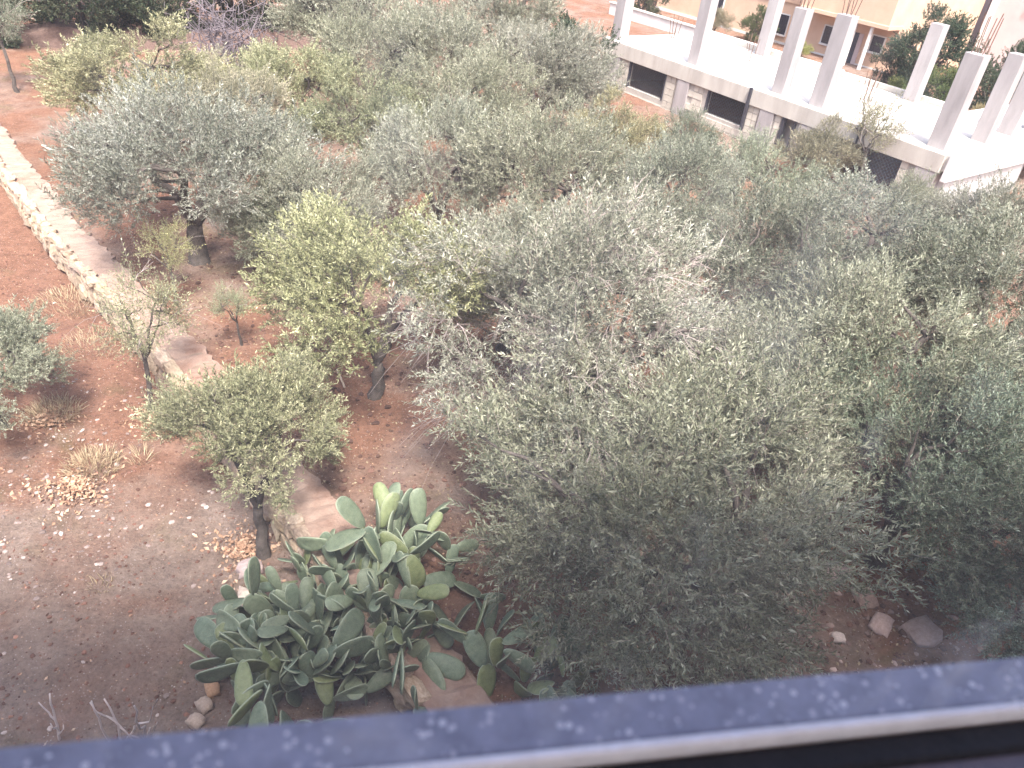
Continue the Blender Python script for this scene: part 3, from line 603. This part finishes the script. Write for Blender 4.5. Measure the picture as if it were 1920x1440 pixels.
# bare wiry shrub
g = np.random.default_rng(81); ps = []
for i in range(46):
    a = g.uniform(0, 6.28); e = np.array([math.cos(a)*g.uniform(0.3, 1.2), math.sin(a)*g.uniform(0.3, 1.2), g.uniform(0.9, 2.3)]); m = wob((g.normal(0, 0.12), g.normal(0, 0.12), 0), e, 8, 0.06, g, 0.12); ps.append((m, np.linspace(0.022, 0.007, 8)))
    for k in range(5):
        q = int(g.integers(2, 7)); d = g.normal(size=3)*0.42+np.array([0, 0, 0.12]); ps.append((wob(m[q], m[q]+d, 5, 0.1, g, 0.1), np.linspace(0.010, 0.004, 5)))
V, F = tubes(ps, 4); tag(ob('bare_shrub', mesh('bare_shrub', V, F, surf('grey_twig', (0.11, 0.095, 0.105), (0.18, 0.155, 0.17), 6, 0.9)), None, (-8.9, 21.9, 0.2), (0, 0, 0), (1.3, 1.3, 1.2)), 'leafless wiry grey shrub in front of the dark far belt', 'shrub')
# earth bank behind the path
bx = np.linspace(0, 24, 60); Vb = []; Fb = []
for k, t in enumerate(bx):
    px, py = -26+t*0.87, 17.6+t*0.5+0.25*math.sin(t*0.7); h = 0.75+0.15*math.sin(t*1.1)+0.08*math.sin(t*3.1)
    for q, (o_, zz) in enumerate(((0, -0.1), (0.18, 0.5*h), (0.35, h), (1.4, h+0.05), (3.0, -0.1))): Vb.append((px-o_*0.5+rng.normal(0, 0.03), py+o_*0.87, zz+rng.normal(0, 0.03)))
    if k:
        for q in range(4): Fb.append(((k-1)*5+q, k*5+q, k*5+q+1, (k-1)*5+q+1))
b_ = ob('earth_bank', mesh('earth_bank', Vb, Fb, M_BANK)); b_['kind'] = 'structure'

# ------------------------------------------------------------------ unfinished concrete building
BA = (2.128, 28.192, 0.0); BR = math.atan2(-0.7655, 0.6435)
bd = root('unfinished_building', 'unfinished grey concrete building with bare columns on its flat slab', 'building', BA, BR)
box('slab', (-0.75, 12.0, 0.02, 5.0, 1.5, 1.9), M_SLAB, bd, 0.01)
box('edge_beam', (-0.8, 11.9, -0.06, 0.019, 1.44, 1.895), M_CONC2, bd, 0.012)
box('rear_wall', (-0.7, 11.95, 4.75, 4.95, -0.6, 1.498), M_CONC, bd)
box('end_wall', (-0.7, -0.5, 0.3, 4.74, -0.6, 1.498), M_MORTAR, bd)
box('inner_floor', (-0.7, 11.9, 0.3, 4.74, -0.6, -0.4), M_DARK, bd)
box('parapet_band', (12.003, 12.14, -0.06, 9.0, 1.28, 1.96), M_WHITE, bd, 0.01)
box('side_wall', (11.8, 11.99, 0.3, 4.74, -0.6, 1.27), M_WHITE, bd)
box('rear_slab', (9.6, 11.997, 5.01, 9.0, 1.45, 1.88), M_SLAB, bd)
box('rear_kerb', (-0.7, 9.4, 4.80, 4.98, 1.902, 2.06), M_CONC2, bd, 0.01)
OPEN = [(0.71, 2.42, 0.62, 1.44), (4.28, 5.90, 0.74, 1.44), (7.16, 7.60, 0.2, 1.44), (9.05, 10.9, 0.5, 1.44)]
# block infill: backing mortar strips with openings, blocks proud of it
cuts = sorted({-0.5, 11.75} | {v for o_ in OPEN for v in o_[:2]})
for a, c in zip(cuts[:-1], cuts[1:]):
    o_ = next((q for q in OPEN if q[0] <= a and c <= q[1]), None)
    box('mortar_backing', (a, c, 0.035, 0.2, -0.6, o_[2] if o_ else 1.438), M_MORTAR, bd)
blk = mesh('block', *boxgeo(-0.192, 0.192, 0.0, 0.05, -0.092, 0.092), M_BLOCK); blh = mesh('half_block', *boxgeo(-0.092, 0.092, 0.0, 0.05, -0.092, 0.092), M_BLOCK)
COLS = [(-0.25, 0.0, 0.5, 'full'), (3.0, 0.0, 0.5, 'full'), (6.35, 0.0, 0.5, 'full'), (7.75, 0.0, 0.5, 'full'), (11.3, 0.0, 0.55, 'full')]
for r_i in range(6):
    z = 1.34-0.2*r_i; s = -0.5+(0.2 if r_i % 2 else 0.0)
    while s < 11.7:
        cx = s+0.2
        hit = any(o_[0]-0.21 < cx < o_[1]+0.21 and z > o_[2]-0.1 for o_ in OPEN) or any(abs(cx-(cs+w/2)) < 0.2+w/2 for cs, _, w, _ in COLS)
        if not hit:
            q = rng.uniform(0.86, 1.12); ob('block', blk, bd, (cx, 0.005+rng.normal(0, 0.003), z), (0, 0, rng.normal(0, 0.006)), (1, 1, 1), (q, q*0.99, q*0.97))
        else:
            for hx in (cx-0.1, cx+0.1):
                if not (any(o_[0]-0.1 < hx < o_[1]+0.1 and z > o_[2]-0.1 for o_ in OPEN) or any(abs(hx-(cs+w/2)) < 0.1+w/2 for cs, _, w, _ in COLS)):
                    q = rng.uniform(0.86, 1.12); ob('half_block', blh, bd, (hx, 0.005, z), (0, 0, 0), (1, 1, 1), (q, q*0.99, q*0.97))
        s += 0.4
for cs, _, w, _ in COLS: box('lower_column', (cs, cs+w, -0.045, 0.3, -0.6, 1.437), M_CONC, bd, 0.012)
for o_ in OPEN[:2]+OPEN[3:]:
    paths = []
    for k in range(int((o_[1]-o_[0])/0.11)+8):
        for dirn in (1, -1):
            x0 = o_[0]-0.85+k*0.11; z0, z1 = o_[2], o_[3]; pts = []
            for t in np.linspace(0, 1, 9):
                x = x0+(t if dirn > 0 else 1-t)*(z1-z0)*1.0
                if o_[0] <= x <= o_[1]: pts.append((x, 0.10, z0+t*(z1-z0)))
            if len(pts) > 1: paths.append((np.array(pts), np.full(len(pts), 0.0035)))
    V, F = tubes(paths, 3); w_ = ob('wire_mesh', mesh('wire_mesh', V, F, M_WIRE), bd)
    box('opening_frame', (o_[0]-0.02, o_[0]+0.03, 0.02, 0.12, o_[2]-0.02, 1.437), M_STEEL, bd); box('opening_frame', (o_[1]-0.03, o_[1]+0.02, 0.02, 0.12, o_[2]-0.02, 1.437), M_STEEL, bd)
box('door_post', (7.14, 7.24, -0.02, 0.1, 0.0, 1.437), M_STEEL, bd); box('door_post', (7.55, 7.62, -0.02, 0.1, 0.0, 1.437), M_STEEL, bd)
box('inner_partition', (6.7, 8.3, 0.45, 0.6, -0.4, 1.49), M_WHITE, bd)
box('steel_post', (5.86, 5.94, -0.14, -0.07, 0.7, 1.92), M_STEEL, bd); box('steel_post', (9.57, 9.61, -0.12, -0.08, 0.4, 2.15), M_STEEL, bd)
def rebar(s, d, z0, h, nx=3, ny=2, sp=0.13, flare=0.06):
    for i in range(nx):
        for j in range(ny):
            p = np.array([s+(i-(nx-1)/2)*sp, d+(j-0.5)*sp*1.4, z0]); e = p+np.array([(i-(nx-1)/2)*flare+rng.normal(0, 0.03), (j-0.5)*flare+rng.normal(0, 0.03), h*rng.uniform(0.85, 1.1)])
            V, F = tubes([(wob(p, e, 4, 0.01, rng), np.full(4, 0.011))], 5); ob('rebar', mesh('rebar', V, F, M_RUST), bd)
def column(s, d, w, t, h, rb=0.0):
    o = box('column', (s-w/2, s+w/2, d-t/2, d+t/2, 1.896, 1.9+h), M_CONC, bd, 0.012)
    if rb: rebar(s, d, 1.88+h, rb)
column(-0.35, 0.35, 0.42, 0.42, 3.2); column(3.15, 0.45, 0.42, 0.34, 3.0); column(6.5, 0.45, 0.40, 0.34, 2.25, 0.75)
column(7.85, 0.45, 0.46, 0.34, 2.34, 0.8); column(11.45, 0.42, 0.46, 0.36, 2.2, 0.85); column(11.55, 2.4, 0.40, 0.32, 2.15)
column(11.45, 4.1, 0.42, 0.34, 2.6); column(8.3, 4.55, 0.40, 0.34, 2.15); column(2.6, 4.5, 0.40, 0.34, 2.9); column(11.5, 5.6, 0.4, 0.34, 2.4)
rebar(-0.15, 2.8, 1.88, 0.75, 3, 2, 0.1); rebar(3.25, 2.95, 1.88, 0.85, 3, 2, 0.1); rebar(7.9, 2.7, 1.88, 0.9, 3, 2, 0.12)

# ------------------------------------------------------------------ houses behind
def house_window(parent, s0, s1, z0, z1, d, grille=False):
    w = box('window', (s0, s1, d-0.03, d+0.05, z0, z1), M_GLASSD, parent)
    f = 0.05
    for b6 in ((s0-f, s0, d-0.06, d+0.05, z0-f, z1+f), (s1, s1+f, d-0.06, d+0.05, z0-f, z1+f), (s0, s1, d-0.06, d+0.05, z1, z1+f), (s0-0.04, s1+0.04, d-0.12, d+0.04, z0-f-0.03, z0-0.001)):
        box('window_frame', b6, M_WHITE, w)
    if grille:
        for k in range(5): box('grille_bar', (s0+(k+0.5)*(s1-s0)/5-0.012, s0+(k+0.5)*(s1-s0)/5+0.012, d-0.07, d-0.045, z0, z1), M_STEEL, w)
hd = 16.75
hs_ = root('yellow_house', 'yellow plastered house with white posted porch behind the unfinished building', 'house', BA, BR)
box('wall', (-14.5, 0.6, hd, hd+7, -0.3, 5.5), M_YEL, hs_)
box('plinth', (-14.5, 0.62, hd-0.04, hd-0.003, -0.3, 0.28), M_WHITE, hs_)
box('porch_roof', (-4.0, 0.75, hd-1.2, hd-0.005, 2.08, 2.26), M_YEL, hs_, 0.02); box('upper_wall', (-4.0, 0.7, hd-1.15, hd-0.01, 2.262, 5.4), M_YEL, hs_)
for s in (-0.95, -0.1): box('porch_post', (s-0.06, s+0.06, hd-1.1, hd-0.98, -0.1, 2.078), M_WHITE, hs_)
box('porch_floor', (-4.0, 0.75, hd-1.25, hd-0.045, -0.3, 0.06), M_WHITE, hs_)
house_window(hs_, -6.55, -5.25, 0.62, 1.52, hd, True); house_window(hs_, -3.1, -2.66, 0.75, 1.52, hd); house_window(hs_, -0.5, 0.1, 0.95, 1.62, hd); house_window(hs_, -10.6, -9.6, 0.7, 1.5, hd)
dr = box('door', (-1.75, -1.2, hd-0.05, hd+0.02, 0.062, 1.55), M_STEEL, hs_); box('door_panel', (-1.2, -0.98, hd-0.045, hd+0.02, 0.062, 1.55), M_PINK, hs_)
box('floor_band', (-14.5, -4.01, hd-0.08, hd-0.004, 2.1, 2.26), M_YEL, hs_)
pk = root('pink_house', 'pale pink plastered house at the top right corner behind the columns', 'house', BA, BR)
box('wall', (0.9, 12.5, 24.0, 31, -0.3, 7.0), M_PINK, pk); box('corner_band', (0.85, 1.15, 23.9, 23.997, -0.3, 7.0), M_WHITE, pk)
house_window(pk, 2.6, 3.8, 3.3, 4.5, 24.0); box('roof_slab', (0.5, 12.9, 23.4, 31.4, 7.003, 7.2), M_WHITE, pk); house_window(pk, 6.0, 7.2, 1.0, 2.2, 24.0)
gh = root('grey_house', 'narrow greyish house between the yellow and the pink ones', 'house', BA, BR)
box('wall', (-7.0, -0.6, 27.0, 33, -0.3, 6.0), M_GREYP, gh); house_window(gh, -4.6, -3.7, 2.35, 3.1, 27.0); box('roof_slab', (-7.3, -0.3, 26.6, 33.4, 6.003, 6.2), M_WHITE, gh); house_window(gh, -2.6, -1.9, 1.0, 2.0, 27.0)
lw = root('garden_wall', 'low pale garden wall between the unfinished building and the yellow house', 'garden wall', BA, BR)
box('wall_body', (-13.0, 1.5, 11.6, 11.8, -0.3, 0.72), M_WHITE, lw, 0.02); box('wall_cap', (-13.05, 1.55, 11.55, 11.85, 0.722, 0.8), M_SLAB, lw, 0.02)
def local(s, d): return (BA[0]+0.6435*s+0.7655*d, BA[1]-0.7655*s+0.6435*d)
GB = 'garden plants round the yellow house'
for s, d, z, k, sc, rz, c, lab in [(3.9, 13.6, 0.0, 'D0', 1.0, 0, (0.8, 0.95, 1.0), 'dark bluish tree beside the yellow house porch'), (2.3, 14.4, 0.0, 'D1', 0.55, 50, (0.8, 0.9, 0.95), 'dark bush at the corner of the yellow house'),
        (7.6, 12.0, 0.0, 'D1', 0.95, 130, (0.85, 0.95, 1.0), 'dark tree behind the right hand columns'), (-5.9, 15.3, 0.0, 'D0', 0.52, 20, (1.3, 1.3, 1.0), 'leafy shrub under the grilled window of the yellow house'),
        (-7.6, 14.0, 0.0, 'Y0', 0.62, 60, (1.2, 1.05, 0.9), 'tall thin shrub left of the grilled window'), (-2.6, 14.6, 0.0, 'Y1', 0.4, 60, (1.5, 1.5, 0.7), 'small yellowish garden plant before the porch'),
        (8.2, 6.1, 0.55, 'D0', 0.62, 90, (1.5, 1.55, 0.95), 'green bush behind the rear column on the slab'), (6.9, 6.3, 0.55, 'D1', 0.45, 10, (1.6, 1.45, 0.9), 'olive green bush left of the rear column'),
        (9.6, 7.6, 0.6, 'Y0', 0.55, 10, (1.35, 1.1, 0.7), 'brownish yellow bush between the corner columns'), (5.4, 7.6, 0.3, 'D1', 0.35, 200, (1.5, 1.0, 0.9), 'reddish low bush by the porch steps'), (-12.0, 13.0, 0.0, 'D0', 0.7, 0, (1.2, 1.1, 1.1), 'grey shrub before the left part of the yellow house')]:
    x, y = local(s, d); tree(k, lab, x, y, z, sc, rz, c, 'garden_shrub' if sc < 0.7 else 'garden_tree', 'shrub' if sc < 0.7 else 'tree', GB)
x, y = local(10.3, -0.55); tree('S', 'tall weedy shrub growing up in front of the slab edge', x, y, 0.3, 1.25, 30, (1.1, 1.05, 0.75), 'weed_shrub', 'shrub')
x, y = local(9.2, -0.9); tree('Y1', 'dry brownish shrub before the rightmost mesh covered opening', x, y, 0.0, 0.8, 30, (1.2, 1.1, 0.95), 'weed_shrub', 'shrub')

# ------------------------------------------------------------------ the window we look through
M_RAIL, N, L, b = nmat('rail_sky_tint', 0.45, 0.4)  # blue sky light on the shaded rail is put into this colour
tc = N.new('ShaderNodeTexCoord').outputs['Object']
n1 = noise(N, L, 70, 8, 0.7, tc); rp = ramp(N, [(0.3, (0.11, 0.115, 0.18)), (0.7, (0.24, 0.245, 0.34))]); L.new(n1.outputs[0], rp.inputs[0])
vo = N.new('ShaderNodeTexVoronoi'); vo.inputs['Scale'].default_value = 330; L.new(tc, vo.inputs['Vector'])
sc_ = N.new('ShaderNodeSeparateColor'); L.new(vo.outputs['Color'], sc_.inputs[0])
mt = N.new('ShaderNodeMath'); mt.operation = 'MULTIPLY'; mt.inputs[1].default_value = 0.42; L.new(sc_.outputs[0], mt.inputs[0])
lt = N.new('ShaderNodeMath'); lt.operation = 'LESS_THAN'; L.new(vo.outputs['Distance'], lt.inputs[0]); L.new(mt.outputs[0], lt.inputs[1])
nd = noise(N, L, 60, 3, 0.5, tc); rd = ramp(N, [(0.40, (0, 0, 0)), (0.54, (1, 1, 1))]); L.new(nd.outputs[0], rd.inputs[0])
ml = N.new('ShaderNodeMath'); ml.operation = 'MULTIPLY'; L.new(lt.outputs[0], ml.inputs[0]); L.new(rd.outputs[0], ml.inputs[1])
L.new(mixc(N, L, ml.outputs[0], rp.outputs[0], (0.5, 0.5, 0.58)), b.inputs['Base Color'])
M_ALU = surf('aluminium_edge_highlight', (0.66, 0.64, 0.69), (0.82, 0.80, 0.85), 60, 0.5)  # near-white colour holds the highlight along the rail's inner edge
M_GASK = surf('rubber_gasket', (0.012, 0.012, 0.016), (0.02, 0.02, 0.026), 60, 0.6)
M_SILL = surf('inner_sill', (0.10, 0.095, 0.13), (0.15, 0.14, 0.18), 60, 0.7)  # gasket and sill colours kept dark in place of room shade
M_PANE = bpy.data.materials.new('dusty_glass'); M_PANE.use_nodes = True; N = M_PANE.node_tree.nodes; L = M_PANE.node_tree.links
N.remove(N['Principled BSDF']); out = N['Material Output']
tc = N.new('ShaderNodeTexCoord').outputs['Object']
tp_ = N.new('ShaderNodeBsdfTransparent'); tp_.inputs[0].default_value = (0.97, 0.97, 0.98, 1)
tl_ = N.new('ShaderNodeBsdfTranslucent'); tl_.inputs[0].default_value = (0.8, 0.79, 0.82, 1); df_ = N.new('ShaderNodeBsdfDiffuse'); df_.inputs[0].default_value = (0.8, 0.79, 0.82, 1)
ad = N.new('ShaderNodeMixShader'); ad.inputs[0].default_value = 0.3; L.new(tl_.outputs[0], ad.inputs[1]); L.new(df_.outputs[0], ad.inputs[2])
na = noise(N, L, 9, 4, 0.6, tc); ra = ramp(N, [(0.3, (0.024, 0.024, 0.024)), (0.75, (0.056, 0.056, 0.056))]); L.new(na.outputs[0], ra.inputs[0])
vp = N.new('ShaderNodeTexVoronoi'); vp.inputs['Scale'].default_value = 85; L.new(tc, vp.inputs['Vector'])
sp = N.new('ShaderNodeSeparateColor'); L.new(vp.outputs['Color'], sp.inputs[0])
p1 = N.new('ShaderNodeMath'); p1.operation = 'GREATER_THAN'; p1.inputs[1].default_value = 0.93; L.new(sp.outputs[1], p1.inputs[0])
p2 = N.new('ShaderNodeMath'); p2.operation = 'LESS_THAN'; p2.inputs[1].default_value = 0.17; L.new(vp.outputs['Distance'], p2.inputs[0])
p3 = N.new('ShaderNodeMath'); p3.operation = 'MULTIPLY'; L.new(p1.outputs[0], p3.inputs[0]); L.new(p2.outputs[0], p3.inputs[1])
p4 = N.new('ShaderNodeMath'); p4.operation = 'MULTIPLY_ADD'; p4.inputs[1].default_value = 0.5; L.new(p3.outputs[0], p4.inputs[0]); L.new(ra.outputs[0], p4.inputs[2])
ms = N.new('ShaderNodeMapping'); ms.inputs['Scale'].default_value = (1, 1, 0.45); L.new(tc, ms.inputs[0])
sm = noise(N, L, 34, 5, 0.65, ms.outputs[0], 0.8); rs = ramp(N, [(0.56, (0, 0, 0)), (0.74, (0.34, 0.34, 0.34))]); L.new(sm.outputs[0], rs.inputs[0])
sx = N.new('ShaderNodeSeparateXYZ'); L.new(tc, sx.inputs[0]); mr = N.new('ShaderNodeMapRange'); mr.inputs['From Min'].default_value = -0.02; mr.inputs['From Max'].default_value = 0.12; mr.inputs['To Min'].default_value = 0.3; L.new(sx.outputs[0], mr.inputs[0])
pm = N.new('ShaderNodeMath'); pm.operation = 'MULTIPLY'; L.new(rs.outputs[0], pm.inputs[0]); L.new(mr.outputs[0], pm.inputs[1])
p5 = N.new('ShaderNodeMath'); p5.operation = 'ADD'; L.new(p4.outputs[0], p5.inputs[0]); L.new(pm.outputs[0], p5.inputs[1])
mx = N.new('ShaderNodeMixShader'); L.new(p5.outputs[0], mx.inputs[0]); L.new(tp_.outputs[0], mx.inputs[1]); L.new(ad.outputs[0], mx.inputs[2]); L.new(mx.outputs[0], out.inputs[0])
wn_ = root('sliding_window', 'metal window rail tinted with blue sky light with dusty glass close to the viewer', 'window', (0.1, 0.162, CAM_H-0.22), R_(13.4))
def rail(name, y0, y1, z0, z1, mat, bev=0.0, parent=wn_): return box(name, (-2.6, 2.6, y0, y1, z0, z1), mat, parent, bev)
rail('bottom_rail', -0.0168, 0.0, -0.03, 0.0, M_RAIL, 0.0012)
rail('rail_lip', -0.0202, -0.0170, -0.03, 0.0012, M_ALU, 0.0012)
rail('gasket', -0.030, -0.0204, -0.03, -0.005, M_GASK, 0.0015)
rail('inner_sill', -0.16, -0.0302, -0.03, -0.008, M_SILL)
box('glass_pane', (-2.6, 2.6, -0.0200, -0.0172, 0.0014, 1.35), M_PANE, wn_)
for s in (-1, 1): box('side_frame', (s*2.63-0.03, s*2.63+0.03, -0.04, 0.0, -0.03, 1.4), M_RAIL, wn_)
rail('top_rail', -0.04, 0.0, 1.352, 1.40, M_RAIL)

# the house the window belongs to: its outer wall below, above and beside the opening; unseen, wall and roof added to block sun and sky
hw = ob('house_wall', None, None, (0.1, 0.162, CAM_H-0.22), (0, 0, R_(13.4))); hw['kind'] = 'structure'
for nm, b6 in (('wall_below', (-11, 13, -0.26, -0.034, -7.5, -0.032)), ('wall_above', (-11, 13, -0.26, -0.034, 1.402, 3.2)), ('wall_beside', (-11, -2.662, -0.26, -0.034, -0.031, 1.401)), ('wall_beside', (2.662, 13, -0.26, -0.034, -0.031, 1.401)), ('roof_slab', (-11.1, 13.1, -8.0, 0.05, 3.202, 3.35))):
    box(nm, b6, M_GREYP, hw)
